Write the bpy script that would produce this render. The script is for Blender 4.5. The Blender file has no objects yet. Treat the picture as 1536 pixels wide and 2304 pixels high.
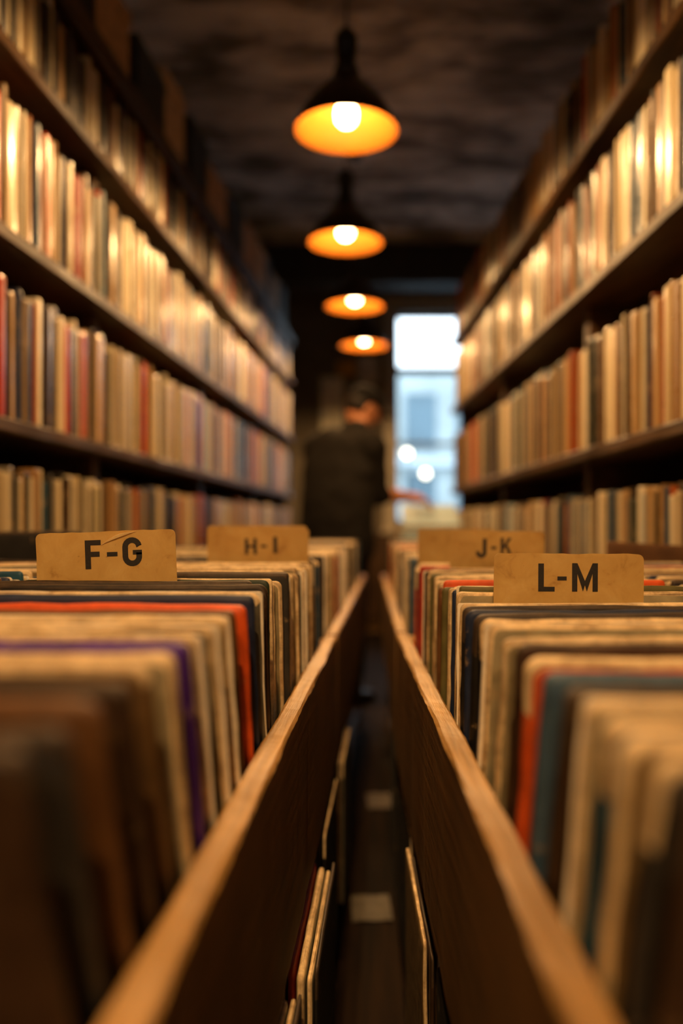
import bpy, bmesh, math, random
from mathutils import Vector, Matrix, noise
R = math.radians
rnd = random.Random(11)
C = bpy.context.scene.collection
F, VX, VY, ZC = 1900.0, 830.0, 1185.0, 0.95      # focal (px), principal direction, eye height

# ------------------------------------------------------------------ render settings / camera
sc = bpy.context.scene
sc.view_settings.view_transform = 'Standard'; sc.view_settings.look = 'None'
sc.view_settings.gamma = 1; sc.view_settings.use_curve_mapping = False
sc.view_settings.exposure = 0.05
cam = bpy.data.cameras.new('camera'); co = bpy.data.objects.new('camera', cam); C.objects.link(co)
co.location = (0, 0, ZC); co.rotation_euler = (R(90), 0, 0)
cam.sensor_fit = 'VERTICAL'; cam.sensor_height = 36; cam.lens = F / 2304 * 36
cam.shift_x = (768 - VX) / 2304; cam.shift_y = (VY - 1152) / 2304
cam.clip_start = 0.01; cam.clip_end = 200
cam.dof.use_dof = True; cam.dof.focus_distance = 1.03; cam.dof.aperture_fstop = 1.5
sc.camera = co

# ------------------------------------------------------------------ materials
def srgb(h):
    h = h.lstrip('#'); c = [int(h[i:i+2], 16) / 255 for i in (0, 2, 4)]
    return tuple((x / 12.92 if x <= .04045 else ((x + .055) / 1.055) ** 2.4) for x in c) + (1,)
def nt(name):
    m = bpy.data.materials.new(name); m.use_nodes = True
    t = m.node_tree; return m, t, t.nodes['Principled BSDF']
def N(t, typ, **kw):
    n = t.nodes.new(typ)
    for k, v in kw.items():
        if k in n.inputs: n.inputs[k].default_value = v
        else: setattr(n, k, v)
    return n
def ramp(t, stops):
    n = t.nodes.new('ShaderNodeValToRGB'); e = n.color_ramp.elements
    while len(e) < len(stops): e.new(.5)
    for i, (p, c) in enumerate(stops): e[i].position = p; e[i].color = c if len(c) == 4 else tuple(c) + (1,)
    return n
def coords(t, scale, rand=True):
    tc = t.nodes.new('ShaderNodeTexCoord'); mp = t.nodes.new('ShaderNodeMapping')
    mp.inputs['Scale'].default_value = scale
    t.links.new(tc.outputs['Object'], mp.inputs['Vector'])
    if rand:
        oi = t.nodes.new('ShaderNodeObjectInfo'); mu = N(t, 'ShaderNodeMath', operation='MULTIPLY'); mu.inputs[1].default_value = 37.0
        t.links.new(oi.outputs['Random'], mu.inputs[0])
        cb = t.nodes.new('ShaderNodeCombineXYZ')
        for k in range(3): t.links.new(mu.outputs[0], cb.inputs[k])
        t.links.new(cb.outputs[0], mp.inputs['Location'])
    return mp.outputs[0]
def mixc(t, fac, a, b, blend='MIX'):
    m = t.nodes.new('ShaderNodeMix'); m.data_type = 'RGBA'; m.blend_type = blend
    for sock, v in ((m.inputs['Factor'], fac), (m.inputs['A'], a), (m.inputs['B'], b)):
        pass
    def put(sock, v):
        if hasattr(v, 'links') or hasattr(v, 'is_linked'): t.links.new(v, sock)
        else: sock.default_value = v
    put(m.inputs[0], fac); put(m.inputs[6], a); put(m.inputs[7], b)
    return m.outputs[2]
def wood(name, dark, light, axis=1, fine=90, rough=.5, wear=.0, spec=.4, bump=.25):
    m, t, p = nt(name)
    sc_ = [fine] * 3; sc_[axis] = fine * .045
    v = coords(t, sc_)
    n1 = N(t, 'ShaderNodeTexNoise', Scale=1.0, Detail=6.0, Roughness=.65); t.links.new(v, n1.inputs['Vector'])
    s2 = [9] * 3; s2[axis] = 1.6
    v2 = coords(t, s2)
    n2 = N(t, 'ShaderNodeTexNoise', Scale=1.0, Detail=3.0); t.links.new(v2, n2.inputs['Vector'])
    r1 = ramp(t, [(.3, srgb(dark)), (.72, srgb(light))]); t.links.new(n1.outputs[0], r1.inputs[0])
    r2 = ramp(t, [(.3, (.45, .4, .36, 1)), (.7, (1.15, 1.1, 1.05, 1))]); t.links.new(n2.outputs[0], r2.inputs[0])
    c = mixc(t, 1.0, r1.outputs[0], r2.outputs[0], 'MULTIPLY')
    if wear:
        g = t.nodes.new('ShaderNodeNewGeometry'); rr = ramp(t, [(.5, (0, 0, 0, 1)), (.62, (wear,) * 3 + (1,))])
        t.links.new(g.outputs['Pointiness'], rr.inputs[0]); c = mixc(t, rr.outputs[0], c, srgb('#d9a765'))
    t.links.new(c, p.inputs['Base Color']); p.inputs['Roughness'].default_value = rough
    p.inputs['Specular IOR Level'].default_value = spec
    b = N(t, 'ShaderNodeBump', Strength=bump, Distance=.002); t.links.new(n1.outputs[0], b.inputs['Height']); t.links.new(b.outputs[0], p.inputs['Normal'])
    return m
def plain(name, col, rough=.6, metal=0, spec=.5, nscale=30, namp=.25):
    m, t, p = nt(name)
    v = coords(t, (nscale,) * 3); n = N(t, 'ShaderNodeTexNoise', Scale=1.0, Detail=4.0); t.links.new(v, n.inputs['Vector'])
    c = srgb(col); lo = tuple(x * (1 - namp) for x in c[:3]); hi = tuple(min(1, x * (1 + namp)) for x in c[:3])
    r = ramp(t, [(.3, lo), (.7, hi)]); t.links.new(n.outputs[0], r.inputs[0]); t.links.new(r.outputs[0], p.inputs['Base Color'])
    p.inputs['Roughness'].default_value = rough; p.inputs['Metallic'].default_value = metal; p.inputs['Specular IOR Level'].default_value = spec
    return m
def emit(name, col, s):
    m, t, p = nt(name); p.inputs['Base Color'].default_value = (.8, .8, .8, 1)
    p.inputs['Emission Color'].default_value = col; p.inputs['Emission Strength'].default_value = s
    return m
# cover colours (name -> hex)
COL = {'cream': '#e8d6ae', 'ivory': '#efe2c2', 'tan': '#c09a63', 'beige': '#cdb88e', 'light brown': '#9a7345', 'brown': '#61401f',
       'dark brown': '#35220f', 'black': '#16130f', 'charcoal': '#302d29', 'navy blue': '#1c2947', 'slate blue': '#40586c',
       'petrol blue': '#1d4c62', 'red': '#b2330f', 'orange': '#d9551a', 'rust': '#a04c1a', 'grey': '#8c8371', 'purple': '#482080',
       'olive': '#605a30', 'pale blue': '#9db3ba', 'dark green': '#20301f'}
GLOSS = {'black', 'charcoal', 'navy blue', 'red', 'slate blue'}
SPINE, COVER = {}, {}
for k, h in COL.items():
    # shelf spines: fine streaks along the height, scuffs across
    for kind in ('spine', 'cover'):
        m, t, p = nt(k.replace(' ', '_') + '_' + kind)
        v = coords(t, (3, 110, .9) if kind == 'spine' else (40, 40, 40))
        n = N(t, 'ShaderNodeTexNoise', Scale=1.0, Detail=3.0); t.links.new(v, n.inputs['Vector'])
        c = srgb(h)
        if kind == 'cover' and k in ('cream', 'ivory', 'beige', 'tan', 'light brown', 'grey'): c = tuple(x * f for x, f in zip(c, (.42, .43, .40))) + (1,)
        if kind == 'spine':
            r = ramp(t, [(.30, tuple(x * .18 for x in c[:3])), (.40, tuple(x * .62 for x in c[:3])), (.60, tuple(x * .85 for x in c[:3])), (.75, tuple(min(1, x * 1.2 + .005) for x in c[:3]))])
        else:
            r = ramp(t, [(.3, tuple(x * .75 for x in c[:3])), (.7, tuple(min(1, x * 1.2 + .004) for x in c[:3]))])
        t.links.new(n.outputs[0], r.inputs[0])
        v2 = coords(t, (30, 30, 26)); n2 = N(t, 'ShaderNodeTexNoise', Scale=1.0, Detail=7.0, Roughness=.7); t.links.new(v2, n2.inputs['Vector'])
        r2 = ramp(t, [(.60, (0, 0, 0, 1)), (.70, (.55, .55, .55, 1))]); t.links.new(n2.outputs[0], r2.inputs[0])
        col = mixc(t, r2.outputs[0], r.outputs[0], srgb('#b99a6c'))
        t.links.new(col, p.inputs['Base Color'])
        rr = ramp(t, [(.35, (.22,) * 3 + (1,)), (.7, (.55,) * 3 + (1,))]); t.links.new(n2.outputs[0], rr.inputs[0])
        if kind == 'spine':
            t.links.new(rr.outputs[0], p.inputs['Roughness']); p.inputs['Specular IOR Level'].default_value = .5
            p.inputs['Coat Weight'].default_value = .45; p.inputs['Coat Roughness'].default_value = .2
        else:
            p.inputs['Roughness'].default_value = .55; p.inputs['Specular IOR Level'].default_value = .45
        b = N(t, 'ShaderNodeBump', Strength=.3, Distance=.002); t.links.new(n.outputs[0], b.inputs['Height']); t.links.new(b.outputs[0], p.inputs['Normal'])
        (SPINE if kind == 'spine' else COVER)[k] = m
def edge_mat(name, light, dark):
    m, t, p = nt(name)
    tc = t.nodes.new('ShaderNodeTexCoord')
    v = coords(t, (6, 900, 6)); n = N(t, 'ShaderNodeTexNoise', Scale=1.0, Detail=4.0, Roughness=.7); t.links.new(v, n.inputs['Vector'])
    r = ramp(t, [(.36, srgb(dark)), (.5, srgb(light)), (.8, srgb(light))]); t.links.new(n.outputs[0], r.inputs[0])
    v2 = coords(t, (45, 45, 45)); n2 = N(t, 'ShaderNodeTexNoise', Scale=1.0, Detail=5.0, Roughness=.7); t.links.new(v2, n2.inputs['Vector'])
    r2 = ramp(t, [(.35, (.55, .5, .45, 1)), (.65, (1.1, 1.08, 1.05, 1))]); t.links.new(n2.outputs[0], r2.inputs[0])
    c = mixc(t, 1.0, r.outputs[0], r2.outputs[0], 'MULTIPLY')
    t.links.new(c, p.inputs['Base Color']); p.inputs['Roughness'].default_value = .6
    b = N(t, 'ShaderNodeBump', Strength=.5, Distance=.001); t.links.new(n2.outputs[0], b.inputs['Height']); t.links.new(b.outputs[0], p.inputs['Normal'])
    return m
EDGE_L = edge_mat('worn_pale_board_edge', '#eed6a8', '#6b4f30')
EDGE_D = edge_mat('worn_dark_board_edge', '#4a3a28', '#100c08')
PAPER = plain('inner_paper', '#efe4cc', .7, nscale=60, namp=.12)
W_BIN = wood('worn_lit_rail_wood', '#4d3a18', '#b28c48', 1, 130, .5, wear=.4, bump=.5)
W_SIDE = wood('shaded_bin_side_wood', '#140c05', '#6e4a20', 1, 90, .55, wear=.35, spec=.25, bump=.5)  # darker than the rail: shade down in the aisle put into the colour
W_SHELF = wood('dark_shelf_wood', '#1a1107', '#5e4120', 1, 70, .45, spec=.3)
W_FLOOR = wood('floor_planks', '#0a0603', '#26190c', 1, 40, .85, spec=.12)
CARD = None
def card_mat():
    m, t, p = nt('yellowed_card_stock')
    v = coords(t, (26, 26, 26)); n = N(t, 'ShaderNodeTexNoise', Scale=1.0, Detail=8.0, Roughness=.62, Distortion=.6); t.links.new(v, n.inputs['Vector'])
    r = ramp(t, [(.26, srgb('#a87a36')), (.42, srgb('#e2b965')), (.62, srgb('#f0ca78')), (.8, srgb('#f8d990'))]); t.links.new(n.outputs[0], r.inputs[0])
    v2 = coords(t, (170, 170, 170)); n2 = N(t, 'ShaderNodeTexNoise', Scale=1.0, Detail=3.0); t.links.new(v2, n2.inputs['Vector'])
    r2 = ramp(t, [(.72, (0, 0, 0, 1)), (.78, (.8, .8, .8, 1))]); t.links.new(n2.outputs[0], r2.inputs[0])
    c = mixc(t, r2.outputs[0], r.outputs[0], srgb('#5c3f1a'))
    g = t.nodes.new('ShaderNodeNewGeometry'); rr = ramp(t, [(.5, (0, 0, 0, 1)), (.6, (.6, .6, .6, 1))]); t.links.new(g.outputs['Pointiness'], rr.inputs[0])
    c = mixc(t, rr.outputs[0], c, srgb('#7a5424'))
    t.links.new(c, p.inputs['Base Color']); p.inputs['Roughness'].default_value = .6
    b = N(t, 'ShaderNodeBump', Strength=.35, Distance=.001); t.links.new(n.outputs[0], b.inputs['Height']); t.links.new(b.outputs[0], p.inputs['Normal'])
    return m
CARD = card_mat()
INK = plain('printed_black_ink', '#1d1711', .6, nscale=400, namp=.5)
CARTON = plain('brown_carton', '#a9855c', .7); BLACKBOX = plain('black_box_board', '#15130f', .6)

# ------------------------------------------------------------------ object helpers
def link(name, me, parent=None, loc=None, rot=None):
    o = bpy.data.objects.new(name, me); C.objects.link(o)
    if parent: o.parent = parent
    if loc is not None: o.location = loc
    if rot is not None: o.rotation_euler = rot
    return o
def tag(o, label=None, cat=None, group=None, kind=None):
    if label: o['label'] = label
    if cat: o['category'] = cat
    if group: o['group'] = group
    if kind: o['kind'] = kind
    return o
class MB:
    def __init__(s): s.v, s.f, s.m = [], [], []
    def add(s, vs, fs, mi=0):
        b = len(s.v); s.v += [tuple(x) for x in vs]
        for f in fs: s.f.append([b + i for i in f]); s.m.append(mi)
        return s
    def box(s, lo, hi, mi=0, M=None):
        (x0, y0, z0), (x1, y1, z1) = lo, hi
        vs = [Vector(p) for p in ((x0,y0,z0),(x1,y0,z0),(x1,y1,z0),(x0,y1,z0),(x0,y0,z1),(x1,y0,z1),(x1,y1,z1),(x0,y1,z1))]
        if M: vs = [M @ v for v in vs]
        return s.add(vs, [(3,2,1,0),(4,5,6,7),(0,1,5,4),(1,2,6,5),(2,3,7,6),(3,0,4,7)], mi)
    def board(s, lo, hi, axis=1, n=24, bev=.003, jit=.001, mi=0, seed=0, top=None):
        """a plank whose long axis is cut in n pieces, edges eased and a little uneven"""
        o = [0, 1, 2]; o.remove(axis); a, b = o
        sec = [(lo[a]+bev, lo[b]), (hi[a]-bev, lo[b]), (hi[a], lo[b]+bev), (hi[a], hi[b]-bev), (hi[a]-bev, hi[b]), (lo[a]+bev, hi[b]), (lo[a], hi[b]-bev), (lo[a], lo[b]+bev)]
        vs = []
        for i in range(n + 1):
            tt = lo[axis] + (hi[axis] - lo[axis]) * i / n
            for k, (p, q) in enumerate(sec):
                d = noise.noise_vector(Vector((tt * 9 + seed, k * 7.3, seed * 1.7))) * jit + noise.noise_vector(Vector((tt * 40 + seed, k * 3.1, seed))) * jit * .5
                w = [0, 0, 0]; w[axis] = tt; w[a] = p + d.x; w[b] = q + d.y
                vs.append(w)
        fs = []
        for i in range(n):
            for k in range(8):
                k2 = (k + 1) % 8; fs.append((i*8+k, i*8+k2, (i+1)*8+k2, (i+1)*8+k))
        fs += [tuple(range(7, -1, -1)), tuple(n*8 + k for k in range(8))]
        b0 = len(s.m); s.add(vs, fs, mi)
        if top is not None:
            for i in range(n):
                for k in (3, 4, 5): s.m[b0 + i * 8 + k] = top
        return s
    def lathe(s, prof, n=32, c=(0,0,0), mi=0, close=False):
        vs, fs = [], []
        for (r, z) in prof:
            for k in range(n): a = 2*math.pi*k/n; vs.append((c[0]+r*math.cos(a), c[1]+r*math.sin(a), c[2]+z))
        L = len(prof)
        for i in range(L - 1 if not close else L):
            j = (i + 1) % L
            for k in range(n): k2 = (k+1) % n; fs.append((i*n+k, i*n+k2, j*n+k2, j*n+k))
        return s.add(vs, fs, mi)
    def build(s, name, mats, parent=None, loc=None, rot=None, smooth=False):
        me = bpy.data.meshes.new(name); me.from_pydata(s.v, [], s.f)
        for m in (mats if isinstance(mats, (list, tuple)) else [mats]): me.materials.append(m)
        me.polygons.foreach_set('material_index', s.m)
        bm = bmesh.new(); bm.from_mesh(me); bmesh.ops.recalc_face_normals(bm, faces=bm.faces); bm.to_mesh(me); bm.free()
        if smooth: me.polygons.foreach_set('use_smooth', [True] * len(me.polygons))
        me.update(); return link(name, me, parent, loc, rot)
def empty(name, loc=(0,0,0), rotz=0):
    o = link(name, None, None, loc, (0, 0, rotz)); o.empty_display_size = .1; return o

# side frames: side s=-1 left, +1 right; u = away from the aisle, v = along the aisle
class Side:
    def __init__(s, sd, X0, slope):
        s.s = sd; n = math.hypot(1, slope)
        s.d = Vector((-sd * slope, 1, 0)) / n; s.o = Vector((sd, slope, 0)) / n; s.p = Vector((sd * X0, 0, 0))
        s.phi = math.atan(slope) if sd > 0 else math.pi - math.atan(slope)   # local +x -> away from aisle
        s.rz = sd * math.atan(slope)                                          # local +y -> along aisle
    def at(s, u, v, z=0): q = s.p + s.d * v + s.o * u; return Vector((q.x, q.y, z))
    def edge_u(s, px, D):                     # u of the point seen at pixel column px at depth D
        X = (px - VX) / F * D; return (Vector((X, D, 0)) - s.p).dot(s.o)
LB = Side(-1, .1075, .0237); RB = Side(1, .0986, .0237); RR = Side(1, .057, 0.0)
LS = Side(-1, .925, .0526); RS = Side(1, .78, .05)
SIDE_NAME = {-1: 'left', 1: 'right'}

# ------------------------------------------------------------------ room shell
def struct(o): o['kind'] = 'structure'; return o
X0, X1, Y0, Y1, ZT = -1.45, 1.3, -2.6, 8.0, 3.3
mbf = MB()
nb = 22
for i in range(nb):                                             # floor planks running down the aisle
    xa = X0 + (X1 - X0) * i / nb; xb = X0 + (X1 - X0) * (i + 1) / nb
    mbf.box((xa + .0012, Y0, -.05), (xb - .0012, Y1, rnd.uniform(-.0015, 0)))
mbf.box((X0, Y0, -.08), (X1, Y1, -.01))
struct(mbf.build('floor', W_FLOOR))
m, t, p = nt('sooty_plaster_ceiling')
v = coords(t, (.9, 1.9, 1.5), False); n = N(t, 'ShaderNodeTexNoise', Scale=1.6, Detail=8.0, Roughness=.62, Distortion=.3); t.links.new(v, n.inputs['Vector'])
r = ramp(t, [(.34, srgb('#453c36')), (.46, srgb('#8d847d')), (.56, srgb('#d2cbc6')), (.70, srgb('#fbf7f4'))]); t.links.new(n.outputs[0], r.inputs[0])
t.links.new(r.outputs[0], p.inputs['Base Color']); p.inputs['Roughness'].default_value = .9
b = N(t, 'ShaderNodeBump', Strength=.8, Distance=.04); t.links.new(n.outputs[0], b.inputs['Height']); t.links.new(b.outputs[0], p.inputs['Normal'])
CEIL = m
struct(MB().box((X0, Y0, ZT), (X1, Y1, ZT + .1)).build('ceiling', CEIL))
WALL = plain('grimy_wall_plaster', '#5d4c3c', .9, nscale=3, namp=.35)
WALL_F = plain('far_wall_paint', '#6d6251', .9, nscale=3, namp=.3)
struct(MB().box((X0 - .1, Y0, 0), (X0, Y1, ZT)).build('wall_left', WALL))
struct(MB().box((X1, Y0, 0), (X1 + .1, Y1, ZT)).build('wall_right', WALL))
struct(MB().box((X0 - .1, Y0 - .1, 0), (X1 + .1, Y0, 2.35)).box((X0 - .1, Y0 - .1, 2.85), (X1 + .1, Y0, ZT)).box((X0 - .1, Y0 - .1, 2.35), (-.7, Y0, 2.85)).box((.6, Y0 - .1, 2.35), (X1 + .1, Y0, 2.85)).build('wall_back', WALL))  # opening cut for the added high window
WX0, WX1, WZ0, WZ1 = .24, 1.15, .98, 2.99
fw = MB()
fw.box((X0 - .1, Y1, 0), (WX0, Y1 + .15, ZT)); fw.box((WX1, Y1, 0), (X1 + .1, Y1 + .15, ZT))
fw.box((WX0, Y1, 0), (WX1, Y1 + .15, WZ0)); fw.box((WX0, Y1, WZ1), (WX1, Y1 + .15, ZT))
struct(fw.build('wall_front', WALL_F))
BEAM = plain('dark_beam', '#2b2620', .7, nscale=6)
for i, y in enumerate((7.0,)):
    struct(MB().board((X0, y, 2.98), (X1, y + .28, ZT - .001), axis=0, n=20, bev=.01, jit=.004, seed=i).build('trim_%d' % (i + 1), BEAM))
FRAME = plain('cream_window_frame', '#b9ad97', .5)
# cream casing and lintel of the window
wn = struct(MB().box((WX0 - .09, Y1 - .03, WZ0 - .06), (WX0, Y1, WZ1 + .02)).box((WX1, Y1 - .03, WZ0 - .06), (WX1 + .09, Y1, WZ1 + .02))
            .box((WX0 - .12, Y1 - .035, WZ1 + .02), (WX1 + .12, Y1, WZ1 + .13)).box((WX0 - .12, Y1 - .09, WZ0 - .1), (WX1 + .12, Y1, WZ0 - .06)).build('window_1', FRAME))
wf = MB()
for z in (WZ0, 2.40, 1.72, WZ1 - .05): wf.box((WX0, Y1 + .04, z), (WX1, Y1 + .09, z + (.07 if z == 2.40 else .035)))
for x in (WX0, WX1 - .05): wf.box((x, Y1 + .045, WZ0), (x + .035, Y1 + .085, WZ1))
wf.build('window_frame', plain('grey_window_bars', '#7f8a90', .5), wn)
m, t, p = nt('clear_window_glass')
out = t.nodes['Material Output']; tr = N(t, 'ShaderNodeBsdfTransparent'); tr.inputs[0].default_value = (.93, .96, .97, 1)
gl = N(t, 'ShaderNodeBsdfGlossy', Roughness=.02); fr = N(t, 'ShaderNodeFresnel', IOR=1.3); mx = t.nodes.new('ShaderNodeMixShader')
t.links.new(fr.outputs[0], mx.inputs[0]); t.links.new(tr.outputs[0], mx.inputs[1]); t.links.new(gl.outputs[0], mx.inputs[2]); t.links.new(mx.outputs[0], out.inputs[0])
GLASS = m
MB().box((WX0 + .01, Y1 + .062, WZ0 + .01), (WX1 - .01, Y1 + .066, WZ1 - .01)).build('pane', m, wn)

w2 = MB()  # added unseen window behind the camera, brings sky light to the ceiling
for x in (-.7, -.07, .55): w2.box((x, Y0 - .07, 2.35), (x + .05, Y0 - .03, 2.85))
for z in (2.35, 2.80): w2.box((-.7, Y0 - .07, z), (.6, Y0 - .03, z + .05))
w2 = struct(w2.build('added_window', FRAME)); MB().box((-.69, Y0 - .052, 2.36), (.59, Y0 - .048, 2.84)).build('pane', GLASS, w2)
# ------------------------------------------------------------------ outside the window
w = bpy.data.worlds.new('World'); sc.world = w; w.use_nodes = True
bg = w.node_tree.nodes['Background']; bg.inputs[0].default_value = (.80, .90, 1.0, 1); bg.inputs[1].default_value = 4.2
PAVE = plain('pale_pavement', '#8f9aa0', .8, nscale=2)
struct(MB().box((-12, Y1 + .2, -.3), (14, 40, -.12)).build('street', PAVE))
bld = empty('building', (2.2, 18, -.12))
tag(bld, 'pale blue-grey building across the street, seen through the window', 'building')
fac = MB().box((-5, 0, 0), (5, 4, 4.4)); fac.build('facade', plain('pale_facade', '#99a4a6', .8, nscale=1), bld)
GL2 = plain('dark_shop_glass', '#4d6470', .2, nscale=1)
for ix in range(-4, 5):
    for iz in range(2):
        wm = MB().box((ix * 1.1 - .32, -.03, 1.0 + iz * 1.7), (ix * 1.1 + .32, .02, 2.2 + iz * 1.7)).build('facade_window', GL2, bld)
MB().box((-5.1, -.25, 2.35), (5.1, .1, 2.5)).build('cornice', plain('pale_cornice', '#b7c4cb', .8), bld)
GLOBE = emit('lit_globe_glass', (1, .78, .45, 1), 7)
POLE = plain('dark_green_pole', '#26352f', .5)
for px, py, D, lab in ((915, 1020, 12.0, 'glowing street lamp globe nearest the window post'), (957, 1066, 12.6, 'glowing street lamp globe, lower and nearer the records')):
    X = (px - VX) / F * D; Z = ZC + (VY - py) / F * D
    e = tag(empty('street_lamp', (X, D, -.12)), lab, 'street lamp', 'street lamps outside the window')
    MB().lathe([(.04, 0), (.035, .1), (.015, .2), (.012, Z + .12 - .07), (.03, Z + .12 - .055)], 12).build('lamp_post', POLE, e, smooth=True)
    MB().lathe([(.0005, -.055)] + [(.055 * math.sin(math.pi * i / 12), -.055 * math.cos(math.pi * i / 12)) for i in range(1, 12)] + [(.0005, .055)], 20, (0, 0, Z + .12)).build('lamp_globe', GLOBE, e, smooth=True)
# ------------------------------------------------------------------ posters on the far wall
def poster(px0, px1, py0, py1, col, lab, name='wall_poster', cat='poster', D=Y1 - .012):
    x0, x1 = (px0 - VX) / F * D, (px1 - VX) / F * D; z1, z0 = ZC + (VY - py0) / F * D, ZC + (VY - py1) / F * D
    g = MB(); n = 8; vs = []; fs = []
    for yy in (0, .003):
        for i in range(n + 1):
            for j in range(n + 1):
                cu = -.006 * (abs(2 * i / n - 1) ** 3) * (j < 2)
                vs.append(((x1 - x0) * (i / n - .5), yy + cu, (z1 - z0) * j / n))
    k = n + 1
    for L in range(2):
        for i in range(n):
            for j in range(n): a = L * k * k + i * k + j; fs.append((a, a + k, a + k + 1, a + 1))
    rim = [i * k for i in range(k)] + [n * k + j for j in range(1, k)] + [i * k + n for i in range(n - 1, -1, -1)] + [j for j in range(n - 1, 0, -1)]
    for a, b_ in zip(rim, rim[1:] + rim[:1]): fs.append((a, b_, b_ + k * k, a + k * k))
    o = g.add(vs, fs).build(name, plain(lab.split()[0] + '_poster_paper', col, .7, nscale=12), None, ((x0 + x1) / 2, D + .004, z0))
    return tag(o, lab, cat)
poster(722, 772, 848, 985, '#efe2c4', 'cream poster on the far wall left of the person')
poster(757, 800, 812, 846, '#c98f2c', 'yellow card on the far wall just under the farthest lamp')
poster(806, 850, 800, 862, '#c9c0b4', 'off-white poster on the far wall above the cap')
poster(842, 872, 985, 1135, '#c9b083', 'tall cream strip on the far wall beside the window frame')  # plain pale upright strip, built the same way as the posters

# ------------------------------------------------------------------ pendant lamps
SHADE_OUT = plain('dark_bronze_enamel', '#2b1d10', .35, metal=.4)
SHADE_IN = plain('warm_amber_enamel', '#dc8c2c', .45, nscale=8, namp=.08)
BLACKM = plain('black_bakelite', '#0c0a08', .4)
BULB = emit('glowing_bulb_glass', (1, .66, .30, 1), 40)
RIMZ = ZC + 1.39
def lamp(x, y, lab, watts=60):
    e = tag(empty('pendant_lamp', (x, y, RIMZ)), lab, 'lamp', 'row of pendant lamps above the aisle')
    # outer bell, rim at z=0 (root sits at the rim centre)
    MB().lathe([(.180, 0), (.178, .012), (.165, .045), (.140, .085), (.108, .125), (.074, .158), (.050, .180), (.045, .192), (.001, .194)], 56).build('lamp_shade', SHADE_OUT, e, smooth=True)
    MB().lathe([(.180, 0), (.1765, .004), (.162, .043), (.137, .082), (.105, .121), (.071, .153), (.045, .172), (.001, .174)], 56).build('shade_lining', SHADE_IN, e, smooth=True)
    MB().lathe([(.0005, .15), (.016, .15), (.017, .125), (.026, .105), (.036, .075), (.038, .055), (.034, .035), (.022, .022), (.0005, .018)], 28).build('light_bulb', BULB, e, smooth=True)
    MB().lathe([(.001, .19), (.047, .19), (.044, .215), (.034, .23), (.034, .29), (.039, .295), (.039, .33), (.028, .35), (.012, .365), (.001, .366)], 28).build('lamp_socket', BLACKM, e, smooth=True)
    MB().lathe([(.004, .36), (.004, ZT - RIMZ)], 10).build('cord', BLACKM, e, smooth=True)
    MB().lathe([(.001, ZT - RIMZ - .03), (.03, ZT - RIMZ - .028), (.045, ZT - RIMZ - .012), (.05, ZT - RIMZ)], 24).build('ceiling_rose', BLACKM, e, smooth=True)
    ld = bpy.data.lights.new('bulb_light', 'SPOT'); ld.energy = watts; ld.color = (1, .57, .225); ld.spot_size = R(164); ld.spot_blend = .35; ld.shadow_soft_size = .02
    lo = bpy.data.objects.new('bulb_light', ld); C.objects.link(lo); lo.parent = e; lo.location = (0, 0, .004)
    return e
lamps = [(779, 2.97, 'nearest and largest of the glowing pendant lamps above the aisle'),
         (777, 4.14, 'second glowing pendant lamp from the camera, directly below the first'),
         (798, 5.34, 'third glowing pendant lamp from the camera'),
         (819, 6.5, 'farthest and smallest glowing pendant lamp, next to the window')]
for px, y, lab in lamps: lamp((px - VX) / F * y, y, lab)
for y, wt, lab in ((1.75, 60, 'pendant lamp just above the picture, nearest the divider cards'), (.5, 14, 'pendant lamp above the camera'), (-.8, 105, 'added pendant lamp just behind the camera'), (-2.0, 60, 'added pendant lamp farthest behind the camera')):  # row continued unseen to light the foreground; rear two added for front light
    lamp(-.06, y, lab, wt)

# ------------------------------------------------------------------ sleeves
def outline(w, h, r, wear, seed, n=5):
    pts = []
    for (cx, cz, a0) in ((w/2 - r, r, -90), (w/2 - r, h - r, 0), (-w/2 + r, h - r, 90), (-w/2 + r, r, 180)):
        for i in range(n + 1):
            a = R(a0 + 90 * i / n); pts.append((cx + r * math.cos(a), cz + r * math.sin(a)))
        # points along the following side
        nx = {-90: (w/2, None), 0: None, 90: None, 180: None}
    full = []
    L = len(pts)
    for i in range(L):
        p, q = pts[i], pts[(i + 1) % L]; d = math.hypot(q[0]-p[0], q[1]-p[1]); k = max(1, int(d / .03))
        for j in range(k): full.append((p[0] + (q[0]-p[0]) * j / k, p[1] + (q[1]-p[1]) * j / k))
    res = []
    for (x, z) in full:
        d = noise.noise_vector(Vector((x * 45 + seed, z * 45, seed * .7))); top = max(0, z / h)
        res.append((x + d.x * wear, z + d.y * wear * top if z > .01 else z))
    return res
BULK = None; FARBULK = MB()
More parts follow.
